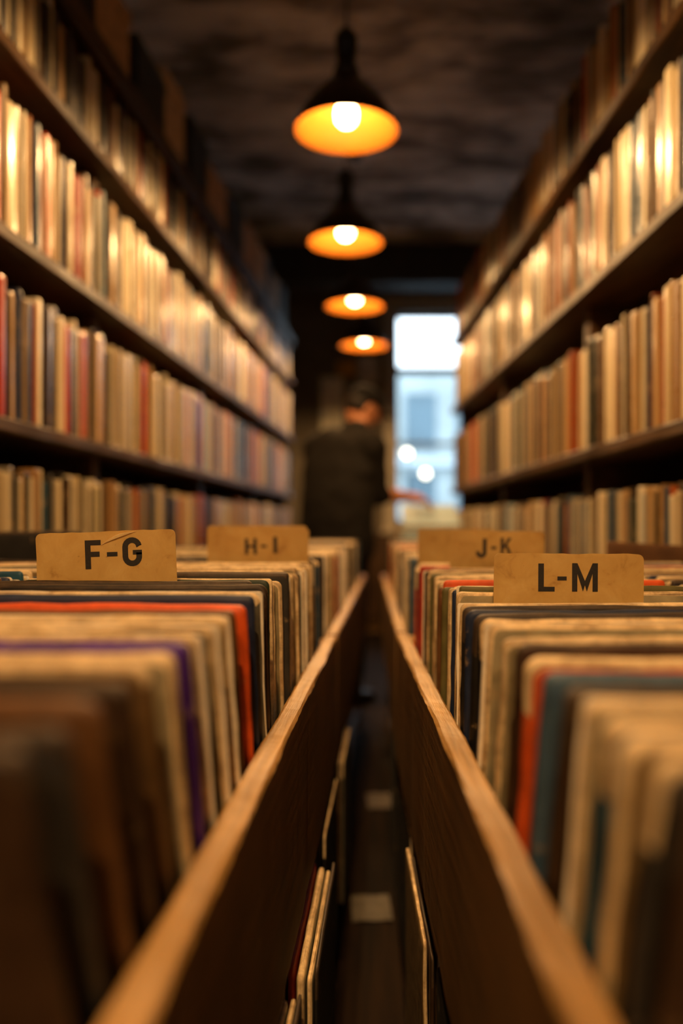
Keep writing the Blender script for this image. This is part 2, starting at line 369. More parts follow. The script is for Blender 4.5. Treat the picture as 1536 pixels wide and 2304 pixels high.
def sleeve(name, w, h, t, colour, loc, lean, rz, r=.006, wear=.0012, warp=0., edge=None, inner=0, ysw=0):
    sd = rnd.random() * 90; ol = outline(w, h, r, wear, sd); n = len(ol); cx, cz = 0, h / 2; side_pale = colour in ('cream', 'ivory', 'beige', 'tan') or (colour == 'grey' and rnd.random() < .5)
    rings = [(.0, -.5), (.55, -.5), (.9, -.5), (.975, -.47), (1., -.3), (1.004, 0), (1., .3), (.975, .47), (.9, .5), (.0, .5)]
    mb = MB(); vs = []; fs = []; mi = []
    def P(x, z, y): return (x, y + warp * ((2 * x / w) ** 2 - .4) + warp * .5 * math.sin(z * 9 + sd) * (z / h), z)
    idx = []
    for (s, yy) in rings:
        if s == 0: idx.append([len(vs)]); vs.append(P(cx, cz, yy * t)); continue
        idx.append([len(vs) + k for k in range(n)])
        for (x, z) in ol: vs.append(P(cx + (x - cx) * s, max(0, cz + (z - cz) * s), yy * t + (noise.noise(Vector((x*60, z*60, sd))) * .0008 if abs(yy) < .5 else 0)))
    for a, b in zip(range(len(rings)-1), range(1, len(rings))):
        A, B = idx[a], idx[b]
        for k in range(n):
            k2 = (k + 1) % n; m_ = 0
            if 3 <= a <= 5: m_ = 1 if (ol[k][1] > h - .012 or side_pale) else 0
            if len(A) == 1: fs.append((A[0], B[k2], B[k]))
            elif len(B) == 1: fs.append((A[k], A[k2], B[0]))
            else: fs.append((A[k], A[k2], B[k2], B[k]))
            mb.m.append(m_)
    mb.v = vs; mb.f = fs
    if edge is None: edge = EDGE_L if side_pale or colour in ('grey', 'light brown', 'pale blue') or rnd.random() < .22 else (EDGE_D if colour in ('black', 'charcoal', 'dark brown') else COVER[colour])
    if BULK is not None:
        Mx = Matrix.Translation(loc) @ Matrix.Rotation(rz, 4, 'Z') @ Matrix.Rotation(lean, 4, 'X'); b = len(BULK.v); ci = list(COL).index(colour)
        BULK.v += [tuple(Mx @ Vector(q)) for q in vs]; BULK.f += [[b + i for i in f] for f in fs]; BULK.m += [((len(COL) if edge is EDGE_L else len(COL) + 1 if edge is EDGE_D else ci) if k else ci) for k in mb.m]
        return None
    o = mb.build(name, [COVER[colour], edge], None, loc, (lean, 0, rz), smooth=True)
    if inner:                                                   # paper inner sleeve peeping out at the open side and top
        ii = MB(); pp = outline(w * .985, h * .985, .004, wear, sd + 3); k = len(pp)
        dx = inner * rnd.uniform(.004, .007)
        a = [(x + dx, -.0007 + warp * ((2 * x / w) ** 2 - .4), z + h * .017) for x, z in pp]; b_ = [(x, y + .0014, z) for x, y, z in a]
        ii.add(a + b_, [tuple(range(k - 1, -1, -1)), tuple(range(k, 2 * k))] + [(i, (i+1) % k, k + (i+1) % k, k + i) for i in range(k)])
        ii.build('inner_sleeve', PAPER, o)
    return o
ORD = ['zeroth', 'first', 'second', 'third', 'fourth', 'fifth', 'sixth', 'seventh', 'eighth', 'ninth', 'tenth', 'eleventh', 'twelfth', 'thirteenth', 'fourteenth', 'fifteenth', 'sixteenth', 'seventeenth', 'eighteenth', 'nineteenth', 'twentieth']
TENS = {20: 'twenty', 30: 'thirty', 40: 'forty', 50: 'fifty', 60: 'sixty', 70: 'seventy', 80: 'eighty'}
def ordinal(n):
    if n <= 20: return ORD[n]
    t, u = n // 10 * 10, n % 10
    return TENS[t][:-1] + 'ieth' if u == 0 else TENS[t] + '-' + ORD[u]
def an(c): return ('an ' if c[0] in 'aeiou' else 'a ') + c
USED = set()
def label_run(objs, cols, where, noun, frm, group, cat='record'):
    """labels along one row: colour between its neighbours, else counted from the near end"""
    for i, (o, c) in enumerate(zip(objs, cols)):
        a = cols[i-1] if i else None; b = cols[i+1] if i + 1 < len(cols) else None
        cands = []
        if i == 0: cands.append(f'{c} {noun}, nearest the camera {where}')
        if a and b: cands.append(f'{c} {noun} {where}, between {an(a)} and {an(b)} one')
        cands.append(f'{c} {noun}, {ordinal(i+1)} {frm}')
        trip = [(cols[j-1] if j else None, cols[j], cols[j+1] if j+1 < len(cols) else None) for j in range(len(cols))]
        for q in cands:
            if ', between' in q and (trip.count((a, c, b)) + (trip.count((b, c, a)) if a != b else 0) > 1): continue
            if q not in USED and len(q.split()) <= 16: break
        else: q = cands[-1]
        USED.add(q); tag(o, q, cat, group)

# ------------------------------------------------------------------ record bins
RAIL, PB = ZC - .224, ZC - .484
def bin_unit(S, v0, v1, slots, floor_z, lab, seed, base=True):
    L = v1 - v0; c = S.at(0, (v0 + v1) / 2, 0)
    e = tag(empty('record_bin', c, S.phi), lab, 'record bin', 'wooden record bins along the aisle')
    h = L / 2; T = .025; u = 0; W = T + sum(slots) + .015 * (len(slots) - 1) + T
    MB().board((0, -h, PB), (T, h, RAIL), 1, 90, .003, .0019, seed=seed, top=1).build('side_panel', [W_SIDE, W_BIN], e)  # top faces paler than the sides: wear plus lamp light in the colour
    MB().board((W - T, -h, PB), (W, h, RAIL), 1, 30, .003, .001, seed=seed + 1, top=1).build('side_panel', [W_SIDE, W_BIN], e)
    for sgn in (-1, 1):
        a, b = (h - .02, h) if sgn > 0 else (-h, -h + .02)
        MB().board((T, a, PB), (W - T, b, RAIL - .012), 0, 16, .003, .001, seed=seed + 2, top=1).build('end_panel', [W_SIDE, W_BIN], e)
    u = T
    for w_ in slots[:-1]:
        u += w_; MB().board((u, -h + .02, floor_z), (u + .015, h - .02, RAIL - .01), 1, 20, .002, .0008, seed=seed + 5).build('divider_panel', W_BIN, e); u += .015
    MB().board((T, -h + .02, floor_z - .018), (W - T, h - .02, floor_z), 1, 6, .001, 0).build('bottom_panel', W_SIDE, e)
    MB().board((.03, -h + .03, .10), (W - .01, h - .03, .122), 1, 12, .003, .0008, seed=seed).build('lower_shelf', W_SIDE, e)
    for yy in (-h + .005, h - .05):
        for x in (.032, W - .05): MB().board((x, yy, 0), (x + .045, yy + .045, PB), 2, 10, .003, .0008, seed=seed + yy).build('leg', W_SIDE, e)
    return W
FZL, FZR = .583, .568
bin_unit(LB, .10, 1.735, (.35, .32), FZL, 'near left wooden record bin with worn pale rim, beneath the F-G card', 1)
bin_unit(LB, 1.76, 2.85, (.35, .29), FZL, 'middle left wooden record bin behind the one with the H-I card', 11)
bin_unit(LB, 2.87, 3.95, (.35,), FZL, 'far left wooden record bin just before the person', 21)
bin_unit(RB, .10, 1.78, (.35, .19), FZR, 'near right wooden record bin with chipped pale rim, beneath the L-M card', 31)
bin_unit(RR, 1.81, 2.90, (.35,), FZR, 'middle right wooden record bin just beyond the near right bin', 41)
bin_unit(RR, 2.92, 3.95, (.35,), FZR, 'far right wooden record bin nearest the window', 51)

LP = .313
def put(S, D, px=None, slack=None, colour='cream', t=.006, lean=R(16), h=None, fz=None, top=.065, u0=.025, w=LP, **kw):
    """stand one sleeve so that its top edge is at depth D and at height ZC-top"""
    fz = fz if fz is not None else (FZL if S.s < 0 else FZR)
    zt = ZC - top; hh = (zt - fz - .002) / math.cos(lean) if h is None else h
    base = D + hh * math.sin(lean)
    if slack is None: slack = min(.033, max(.002, S.edge_u(px, D) - u0)) if px else rnd.uniform(.003, .02)
    q = S.at(u0 + slack + w / 2, base, fz + .002 + math.sin(abs(lean)) * t / 2)
    inner = kw.pop('inner', 0)
    return sleeve('record_sleeve', w, hh, t, colour, q, lean, S.rz, inner=(-S.s) * inner if inner else 0, **kw)
WB = 'in the near left bin'
# (depth of top edge, pixel column of the aisle-side edge, colour, thickness, extras)
left_front = [(.315, 'dark brown', .011), (.355, 'charcoal', .009), (.395, 'brown', .010), (.44, 'dark brown', .009), (.485, 'light brown', .010), (.525, 'cream', .012), (.562, 'purple', .014),  # nearest covers brown and dark, picked darker to dim the lower corner
    (.605, 'grey', .011), (.648, 'grey', .009), (.69, 'cream', .012), (.738, 'brown', .010), (.79, 'orange', .011), (.84, 'navy blue', .010), (.885, 'grey', .009), (.92, 'dark brown', .008), (.955, 'black', .008), (1.003, 'black', .011)]
objs, cols = [], []
for i, (D, c, t_) in enumerate(left_front):
    ln = R(19) if D < .7 else R(19 - 11 * (D - .7) / .3)
    if i == len(left_front) - 1: ln = R(3)
    top = .088 - .021 * (D - .3) / .7
    objs.append(put(LB, D, slack=.031 if i == len(left_front) - 1 else rnd.uniform(.001, .006), colour=c, t=t_, lean=ln, top=top + rnd.uniform(-.002, .002), r=rnd.uniform(.006, .010), wear=.0016, warp=rnd.uniform(-.002, .002),
                    inner=1 if c in ('beige', 'cream', 'grey') and D > .6 else 0, edge=None)); cols.append(c)
PAL = ['cream'] * 7 + ['ivory'] * 3 + ['tan'] * 6 + ['beige'] * 6 + ['light brown'] * 3 + ['brown'] * 3 + ['dark brown'] * 3 + ['black'] * 4 + ['charcoal'] * 3 + ['navy blue'] * 2 + \
      ['slate blue'] * 2 + ['grey'] * 3 + ['red', 'orange', 'rust', 'rust', 'olive', 'pale blue', 'petrol blue', 'dark green']
def fill(S, v0, v1, step, u0=.025, w=LP, lean=R(7), top=.066, pal=PAL, sl=(.002, .022), fz=None, skip=()):
    D = v0; O, K = [], []; last = None
    while D < v1:
        t_ = rnd.uniform(.0035, .0095)
        c = rnd.choice(pal)
        while c == last: c = rnd.choice(pal)
        if not any(a < D < b for a, b in skip):
            O.append(put(S, D, None, rnd.uniform(*sl), c, t_, lean + rnd.uniform(-.008, .008), top=top - .012 * (D - 1.35) * (S is RB) + rnd.uniform(-.004, .008), u0=u0, w=w, fz=fz,
                         r=rnd.uniform(.003, .009), wear=rnd.uniform(.0005, .0016), warp=rnd.uniform(-.0015, .0015), inner=1 if rnd.random() < .2 else 0)); K.append(c); last = c
        D += t_ + rnd.uniform(*step)
    return O, K
O, K = fill(LB, 1.065, 1.66, (.004, .013), skip=((1.575, 1.615),)); objs += O; cols += K
label_run(objs, cols, 'in the near left bin', 'record sleeve', 'from the camera in the near left bin', 'record sleeves in the near left bin')
O, K = fill(LB, 1.80, 2.76, (.008, .022), lean=R(6)); label_run(O, K, 'in the middle left bin', 'record sleeve', 'from the camera in the middle left bin', 'record sleeves in the middle left bin')
BULK = FARBULK; fill(LB, 2.92, 3.87, (.014, .03), lean=R(6)); BULK = None
# outer column, left
uo = .025 + .35 + .015
O, K = fill(LB, .80, 1.66, (.006, .02), u0=uo, w=.305, sl=(.004, .01)); label_run(O, K, 'in the outer column of the near left bin', 'sleeve', 'in the outer column of the near left bin', 'record sleeves in the outer column of the near left bin')
BULK = FARBULK; fill(LB, 1.80, 2.76, (.012, .03), u0=uo, w=.275, sl=(.004, .01), lean=R(6)); BULK = None

right_front = [(.32, 'dark brown', .009), (.35, 'charcoal', .008), (.385, 'tan', .011), (.42, 'petrol blue', .011), (.455, 'cream', .012), (.495, 'dark brown', .012), (.54, 'slate blue', .011), (.59, 'orange', .014),  # nearest covers picked darker too, corner dimness set by colour
    (.645, 'dark brown', .009), (.70, 'beige', .011), (.765, 'cream', .010), (.82, 'navy blue', .009), (.865, 'black', .011), (.905, 'navy blue', .009), (.935, 'black', .008), (.97, 'cream', .013)]
objs, cols = [], []
for i, (D, c, t_) in enumerate(right_front):
    ln = R(16) if D < .7 else R(16 - 9 * (D - .7) / .28)
    ln = max(ln, R(7)) if i < len(right_front) - 1 else R(4)
    objs.append(put(RB, D, slack=rnd.uniform(.001, .006), colour=c, t=t_, lean=ln, top=.099 - .011 * (D - .3) / .7 + rnd.uniform(-.002, .002), r=rnd.uniform(.007, .011), wear=.0018, warp=rnd.uniform(-.002, .002),
                    inner=1 if c in ('cream', 'ivory') else 0, edge=None)); cols.append(c)
O, K = fill(RB, 1.035, 1.69, (.004, .013), top=.078, skip=((1.475, 1.515),)); objs += O; cols += K
label_run(objs, cols, 'in the near right bin', 'record sleeve', 'from the camera in the near right bin', 'record sleeves in the near right bin')
O, K = fill(RR, 1.85, 2.82, (.008, .022), lean=R(6), top=.07); label_run(O, K, 'in the middle right bin', 'record sleeve', 'from the camera in the middle right bin', 'record sleeves in the middle right bin')
BULK = FARBULK; fill(RR, 2.97, 3.87, (.014, .03), lean=R(6), top=.066); BULK = None
BULK = FARBULK; fill(RB, .45, 1.69, (.008, .022), u0=uo, w=.18, sl=(.003, .006), top=.08); BULK = None

fb = FARBULK.build('record_sleeves_distant', [COVER[k] for k in COL] + [EDGE_L, EDGE_D], smooth=True)
tag(fb, 'small distant record sleeves filling the far bins and the outer columns', 'records', kind='stuff')
# ------------------------------------------------------------------ divider cards with lettering
def rect(a, b, c, d): return [(a, b), (c, b), (c, d), (a, d)]
def stroke(pts, w):
    out = []
    n = len(pts); L, Rr = [], []
    for i, p in enumerate(pts):
        a = Vector(pts[max(0, i-1)]); b = Vector(pts[min(n-1, i+1)]); d = (b - a).normalized(); nn = Vector((-d.y, d.x)) * w / 2
        L.append((p[0] + nn.x, p[1] + nn.y)); Rr.append((p[0] - nn.x, p[1] - nn.y))
    return [[L[i], L[i+1], Rr[i+1], Rr[i]] for i in range(n-1)]
def arc(cx, cy, r, a0, a1, n=9): return [(cx + r * math.cos(R(a0 + (a1-a0)*i/n)), cy + r * math.sin(R(a0 + (a1-a0)*i/n))) for i in range(n+1)]
S_ = .2
def glyph(ch):
    if ch == 'F': return .56, [rect(0,0,S_,1), rect(S_,.82,.56,1), rect(S_,.42,.51,.6)]
    if ch == 'L': return .58, [rect(0,0,S_,1), rect(S_,0,.58,.17)]
    if ch == 'H': return .68, [rect(0,0,S_,1), rect(.48,0,.68,1), rect(S_,.42,.48,.59)]
    if ch == 'I': return .22, [rect(0,0,.22,1)]
    if ch == '-': return .36, [rect(0,.40,.36,.55)]
    if ch == 'M': return .92, [rect(0,0,.19,1), rect(.73,0,.92,1), [(.19,1),(.19,.62),(.39,0),(.46,.22),(.46,.38)], [(.73,1),(.46,.38),(.46,.22),(.53,0),(.73,.62)]]
    if ch == 'K': return .66, [rect(0,0,S_,1), [(S_,.30),(.42,.56),(.30,.62),(S_,.5)], [(S_,.52),(.44,1),(.66,1),(.34,.48)], [(.28,.52),(.44,0),(.67,0),(.40,.60)]]
    if ch == 'J': return .54, stroke([(.44,1),(.44,.6)] + [(.44,.3)] + arc(.27,.27,.17,0,-180) + [(.10,.34)], .2)
    if ch == 'G': return .68, stroke([(.58,.70)] + arc(.34,.67,.24,8,180) + arc(.34,.33,.24,180,352) + [(.58,.47)], .2) + [rect(.36,.40,.68,.56)]
def divider(S, D, px0, px1, ytop, ybot, chars, lab, fz, tilt=0, lean=0, chips=(), flap=False, notch=.0):
    """chars: list of (glyph, px0, px1, py_top, py_bottom)"""
    k = D / F; W = (px1 - px0) * k; Hs = (ybot - ytop) * k
    zt = ZC - (ytop - VY) * k; cx = ((px0 + px1) / 2 - VX) * k
    H = (zt - fz - .003) / math.cos(lean)
    r = .007; n = 6; ol = []
    ol += [(-W/2, 0), (W/2, 0)]
    for i in range(1, 14): ol.append((W/2, (H - r) * i / 14))
    ol += [(W/2 - r + r * math.cos(R(90*i/n)), H - r + r * math.sin(R(90*i/n))) for i in range(n+1)]
    for i in range(1, 30): ol.append((W/2 - r - (W - 2*r) * i / 30, H))
    ol += [(-W/2 + r + r * math.cos(R(90 + 90*i/n)), H - r + r * math.sin(R(90 + 90*i/n))) for i in range(n+1)]
    for i in range(1, 14): ol.append((-W/2, (H - r) * (1 - i / 14)))
    o2 = []
    for x, z in ol:
        if z > .01:
            d = noise.noise_vector(Vector((x * 70, z * 70, D * 9))); a = .0009 + notch * (x > W/2 - .012) ; x += d.x * a; z += d.y * a
        o2.append((x, z))
    m_ = len(o2); t_ = .0011; cz = H - Hs / 2
    vs = []; fs = []
    for yy, s in ((-t_/2, 1), (t_/2, 1)):
        for (x, z) in o2: vs.append((x, yy, z))
    fs = [tuple(range(m_-1, -1, -1)), tuple(range(m_, 2*m_))] + [(i, (i+1) % m_, m_ + (i+1) % m_, m_ + i) for i in range(m_)]
    base_y = D + H * math.sin(lean)
    o = MB().add(vs, fs).build('divider_card', CARD, None, (cx, base_y, fz + .003), (lean, tilt, 0))
    tag(o, lab, 'divider card', 'alphabet divider cards in the bins')
    g = MB()
    for (ch, a, b, yt, yb) in chars:
        gw, polys = glyph(ch)
        x0_ = ((a - (px0 + px1) / 2)) * k; ww = (b - a) * k; hh = (yb - yt) * k; z1 = H - (yt - ytop) * k; z0 = z1 - hh
        if ch == '-': zz = lambda q: z0 + (q - .40) / .15 * hh
        else: zz = lambda q: z0 + q * hh
        for pl in polys:
            pp = [(x0_ + x / gw * ww, -t_/2 - .0003, zz(z)) for x, z in pl]
            g.add(pp, [tuple(range(len(pp)))])
    if chars:
        go = g.build('printed_letters', INK, o)
        go['label'] = 'black printed letters ' + ''.join(c[0] for c in chars)
    if flap:
        f = MB(); vs = []; n = 10
        for i in range(n + 1):
            s = i / n; x = -.006 + .044 * s; z = H - .0175 + .016 * s ** .8; wd = .0002 + .0035 * math.sin(math.pi * min(1, s * 1.1)) * (.4 + s)
            vs += [(x, -t_/2 - .0006 - .002 * math.sin(math.pi * s), z), (x - wd * .3, -t_/2 - .0035 * math.sin(math.pi * s) - .0005, z + wd)]
        f.add(vs, [(2*i, 2*i+2, 2*i+3, 2*i+1) for i in range(n)])
        fo = f.build('torn_flap', plain('torn_paper_fibre', '#ecc98a', .7), o); so = fo.modifiers.new('s', 'SOLIDIFY'); so.thickness = .0004
        fo['label'] = 'curled torn paper flap'
    return o
divider(LB, 1.035, 103, 417, 1195, 1300, [('F', 213, 249, 1214, 1279), ('-', 262, 286, 1242, 1252), ('G', 297, 341, 1211, 1275)],
        'yellowed divider card printed F-G, largest on the left', FZL, tilt=R(-2.0), flap=True)
divider(LB, 1.595, 497, 697, 1188, 1264, [('H', 556, 583, 1211, 1247), ('-', 592, 605, 1226, 1232), ('I', 620, 629, 1208, 1246)],
        'yellowed divider card printed H-I with a torn right edge', FZL, tilt=R(-.8), notch=.006, lean=R(2))
divider(LB, 1.612, 466, 690, 1183, 1260, [], 'blank yellow divider card edge behind the H-I card', FZL, lean=R(2))
divider(RB, 1.005, 1107, 1444, 1246, 1352, [('L', 1207, 1244, 1268, 1331), ('-', 1250, 1271, 1297, 1306), ('M', 1283, 1341, 1267, 1331)],
        'yellowed divider card printed L-M, largest on the right', FZR, tilt=R(.3))
divider(RB, 1.495, 1008, 1221, 1195, 1273, [('J', 1066, 1090, 1212, 1256), ('-', 1100, 1112, 1230, 1236), ('K', 1121, 1146, 1210, 1246)],
        'yellowed divider card printed J-K', FZR, tilt=R(.6), lean=R(2))
divider(RB, 1.80 - .03, 940, 1110, 1190, 1250, [], 'blank yellow divider card behind the J-K card', FZR, lean=R(3))

# ------------------------------------------------------------------ sleeves stored under the bins, parallel to the aisle
def under(S, v0, n, cols_, ustart, lab_where, ztop=.44):
    O = []
    u = ustart
    for i in range(n):
        c = cols_[i % len(cols_)]; t_ = rnd.uniform(.004, .010); u += t_ + rnd.uniform(.001, .003)
        hh = ztop - .124 + rnd.uniform(-.012, .004)
        q = S.at(u - t_ / 2, v0 + LP / 2 + rnd.uniform(-.012, .012), .124)
        o = sleeve('record_sleeve', LP, hh, t_, c, q, 0, S.rz + R(90), r=.006, wear=.001); O.append(o)
        tag(o, f'{c} sleeve under the {lab_where}, {ordinal(i+1)} from the aisle', 'record', 'record sleeves stored under the bins')
under(LB, .60, 5, ['charcoal', 'grey', 'grey', 'black', 'beige', 'beige'], -.016, 'near left bin at its near end')
under(LB, .975, 6, ['black', 'ivory', 'cream', 'red', 'tan', 'charcoal', 'black', 'grey'], -.028, 'near left bin around its middle')
under(LB, 1.38, 4, ['black', 'charcoal', 'beige', 'dark brown', 'cream', 'black'], -.006, 'near left bin at its far end')
under(LB, 1.85, 4, ['grey', 'light brown', 'dark green', 'beige', 'charcoal', 'tan'], -.01, 'middle left bin')
under(RB, .66, 5, ['black', 'tan', 'dark green', 'brown', 'black', 'grey'], .0, 'near right bin at its near end')
under(RB, 1.03, 5, ['tan', 'dark brown', 'light brown', 'cream', 'black', 'olive', 'grey'], -.010, 'near right bin around its middle')
under(RB, 1.42, 4, ['black', 'charcoal', 'tan', 'black', 'grey', 'brown'], .0, 'near right bin at its far end')
under(RR, 1.9, 4, ['charcoal', 'brown', 'grey', 'black', 'tan'], .0, 'middle right bin')
# papers dropped on the floor of the aisle
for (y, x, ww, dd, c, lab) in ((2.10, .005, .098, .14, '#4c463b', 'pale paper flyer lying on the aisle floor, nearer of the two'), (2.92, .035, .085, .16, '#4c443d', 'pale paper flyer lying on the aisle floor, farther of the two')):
    vs = []; fs = []
    for i in range(7):
        for j in range(7): vs.append((ww * (i/6 - .5), dd * (j/6 - .5), .0012 + .0035 * abs(math.sin(i * .9 + j * .5))))
    for i in range(6):
        for j in range(6): a = i*7+j; fs.append((a, a+7, a+8, a+1))
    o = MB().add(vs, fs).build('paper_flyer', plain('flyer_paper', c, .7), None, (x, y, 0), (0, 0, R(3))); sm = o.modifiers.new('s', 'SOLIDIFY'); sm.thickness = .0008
    tag(o, lab, 'flyer', 'paper flyers on the aisle floor')

# ------------------------------------------------------------------ wall shelving
DEP = .34
def shelf_unit(S, v0, v1, boards, topz, lab, seed, trim):
    c = S.at(0, (v0 + v1) / 2, 0); h = (v1 - v0) / 2 - .0015
    e = tag(empty('record_shelf', c, S.phi), lab, 'shelving unit', 'shelving units along the walls')
    for z in boards: MB().board((-.012, -h + .0, z - .034), (DEP, h, z), 1, 30, .004, .0016, seed=seed + z).build('shelf_board', W_SHELF, e)
    for yy in (-h, h - .022):
        pz = [0] + sorted(boards); hi_ = topz
        MB().board((.045, yy, 0), (DEP, yy + .022, hi_), 2, 12, .002, 0, seed=seed).build('upright', W_SHELF, e)
    MB().box((DEP, -h, 0), (DEP + .012, h, topz)).build('back_panel', W_SHELF, e)
    if trim: MB().board((-.02, -h, topz - .05), (.0, h, topz + .02), 1, 20, .003, .001, seed=seed).build('top_trim', W_SHELF, e)
LZ = [.10, .34, .767, 1.197, 1.63, 2.06, 2.36]; RZ = [.10, .72, 1.184, 1.68, 2.10]
names = ['nearest', 'second', 'third', 'farthest']
for i in range(4): shelf_unit(LS, 1.30 + 1.28 * i, 1.30 + 1.28 * (i + 1), LZ, 2.36, f'tall dark wooden shelving unit on the left wall, {names[i]} from the camera'.replace('second from', 'second from'), i * 7, True)
for i in range(3): shelf_unit(RS, 1.40 + 1.28 * i, 1.40 + 1.28 * (i + 1), RZ, 2.10, f'tall dark wooden shelving unit on the right wall, {["nearest", "second", "farthest"][i]} from the camera', 60 + i * 7, False)

# one spine: rounded slab, local x away from the aisle, y along thickness
def spine_geo(t, h, d, sd):
    b = min(.003, t * .25); sec = [(0, -t/2 + b), (b * .6, -t/2), (d, -t/2), (d, t/2), (b * .6, t/2), (0, t/2 - b), (-b * .35, 0)]
    zs = [0, .006, h * .33, h * .66, h - .005, h]; vs = []
    for iz, z in enumerate(zs):
        ins = .0015 if iz in (0, len(zs) - 1) else 0
        for (x, y) in sec: vs.append((x + ins + noise.noise(Vector((sd, z * 25, y * 200))) * .0012, y * (1 - ins * 40), z))
    k = len(sec); fs = [tuple(range(k-1, -1, -1)), tuple((len(zs)-1)*k + i for i in range(k))]
    for a in range(len(zs)-1):
        for i in range(k): fs.append((a*k+i, a*k+(i+1) % k, (a+1)*k+(i+1) % k, (a+1)*k+i))
    return vs, fs
SPAL = ['cream'] * 11 + ['ivory'] * 3 + ['tan'] * 10 + ['beige'] * 7 + ['light brown'] * 6 + ['brown'] * 7 + ['dark brown'] * 9 + ['black'] * 9 + ['charcoal'] * 8 + ['navy blue'] * 2 + \
       ['slate blue'] * 3 + ['grey'] * 4 + ['red', 'orange', 'rust', 'rust', 'rust', 'olive', 'pale blue', 'petrol blue', 'dark green']
fixed = {  # pixel column -> colour, per row, where the photo shows a clear one
    ('L', 1): [(180, 'red'), (210, 'slate blue')], ('L', 2): [(5, 'red'), (45, 'navy blue'), (75, 'beige'), (140, 'cream'), (185, 'red'), (222, 'tan'), (290, 'cream'), (325, 'orange'), (355, 'cream'), (440, 'black'), (470, 'pale blue'), (505, 'rust')],
    ('L', 3): [(105, 'petrol blue'), (150, 'cream'), (200, 'cream'), (455, 'rust')], ('R', 0): [(1315, 'red'), (1365, 'tan'), (1385, 'cream')],
    ('R', 2): [(1490, 'red'), (1460, 'navy blue'), (1420, 'tan'), (1360, 'cream'), (1168, 'beige')], ('R', 3): [(1405, 'tan')]}
cand = []
def row(S, key, ri, z, v0, v1, hmin, hmax, tmul=1.0):
    v = v0; last = None
    while v < v1 - .03:
        vv = (v - v0) % 1.28
        t_ = rnd.choice([.010, .013, .016, .020, .026, .034, .012]) * rnd.uniform(.85, 1.15) * tmul * (1 if v < 3.2 else 1.5)
        # stay clear of the uprights
        if vv < .024: v += .024 - vv + .001; vv = .024
        if vv + t_ > 1.28 - .024: v += 1.28 - vv + .024; continue
        h = rnd.uniform(hmin, hmax); pos = S.at(rnd.uniform(.0, .012), v + t_ / 2, z + .001)
        px = VX + F * pos.x / pos.y; c = rnd.choice(SPAL)
        while c == last: c = rnd.choice(SPAL)
        for (fx, fc) in fixed.get((key, ri), []):
            if abs(px - fx) < max(5, F * abs(pos.x) * t_ / pos.y ** 2 * .6): c = fc
        vis = 0 <= px <= 1536 and (VY - F * (z + h - ZC) / pos.y) < 2304 and (VY - F * (z - ZC) / pos.y) > 0
        ptop = max(0, VY - F * (z + h - ZC) / pos.y); pbot = VY - F * (z - ZC) / pos.y; pbot = min(pbot, 1195)
        area = max(0, pbot - ptop) * F * abs(pos.x) * t_ / pos.y ** 2 if vis else 0
        cand.append(dict(S=S, key=key, ri=ri, t=t_, h=h, pos=pos, c=c, area=area, px=px, v=v, tilt=0)); last = c
        v += t_ + (rnd.uniform(.0005, .003) if rnd.random() < .93 else rnd.uniform(.008, .02))
VL0, VL1, VR0, VR1 = 1.30, 6.42, 1.40, 5.24
for ri, (z, a, b_) in enumerate(((2.06, .205, .255), (1.63, .29, .325), (1.197, .29, .325), (.767, .29, .325))): row(LS, 'L', ri, z, VL0, VL1, a, b_)
for ri, (z, a, b_) in enumerate(((2.10, .245, .29), (1.68, .30, .325), (1.184, .30, .33), (.72, .30, .33))): row(RS, 'R', ri, z, VR0, VR1, a, b_)
cand.sort(key=lambda q: -q['area'])
big, rest = cand[:300], cand[300:]
rows = {}
for q in big: rows.setdefault((q['key'], q['ri']), []).append(q)
RN = ['top', 'second', 'third', 'lowest visible']
for (key, ri), L_ in rows.items():
    L_.sort(key=lambda q: q['v']); O, K = [], []
    for q in L_:
        sd = rnd.random() * 50; vs, fs = spine_geo(q['t'], q['h'], .30, sd)
        O.append(MB().add(vs, fs).build('record_album', SPINE[q['c']], None, q['pos'], (0, 0, q['S'].phi), smooth=False)); K.append(q['c'])
    sd_ = 'left' if key == 'L' else 'right'
    label_run(O, K, f'on the {RN[ri]} {sd_} shelf', 'album spine', f'from the {sd_} photo edge on the {RN[ri]} {sd_} shelf', f'album spines on the {RN[ri]} {sd_} shelf', 'album')
mb = MB(); mats = list(COL.keys())
for q in rest:
    vs, fs = spine_geo(q['t'], q['h'], .30, rnd.random() * 50); Mx = Matrix.Translation(q['pos']) @ Matrix.Rotation(q['S'].phi, 4, 'Z')
    mb.add([Mx @ Vector(v_) for v_ in vs], fs, mats.index(q['c']))
o = mb.build('record_albums_distant', [SPINE[k] for k in mats]); tag(o, 'dense rows of small distant record spines filling the rest of both wall shelves', 'records', kind='stuff')

# boxes stored on top of the left shelving
v = 1.55; i = 0; tb = ['black', 'brown carton', 'black', 'brown carton', 'black', 'pale carton', 'black', 'brown carton', 'black', 'brown carton', 'pale carton', 'black', 'brown carton', 'black']
PALEC = plain('pale_carton', '#b89a72', .7)
while v < 6.2 and i < len(tb):
    L_ = rnd.uniform(.22, .36); hh = rnd.uniform(.30, .42) * (1 if 'black' not in tb[i] else .95)
    c = LS.at(.03 + rnd.uniform(0, .03), v + L_ / 2, 2.361)
    e = tag(empty('storage_box', c, LS.phi + R(rnd.uniform(-2, 2))), f'{tb[i]} storage box on top of the left shelving, {ordinal(i+1)} from the camera', 'box', 'storage boxes on top of the left shelving')
    M_ = BLACKBOX if 'black' in tb[i] else (PALEC if 'pale' in tb[i] else CARTON)
    MB().board((0, -L_/2, 0), (.30, L_/2, hh - .05), 1, 4, .004, .001, seed=i).build('box_body', M_, e)
    MB().board((-.005, -L_/2 - .004, hh - .05), (.305, L_/2 + .004, hh), 1, 4, .004, .001, seed=i + 3).build('box_lid', M_, e)
    v += L_ + rnd.uniform(.02, .07); i += 1

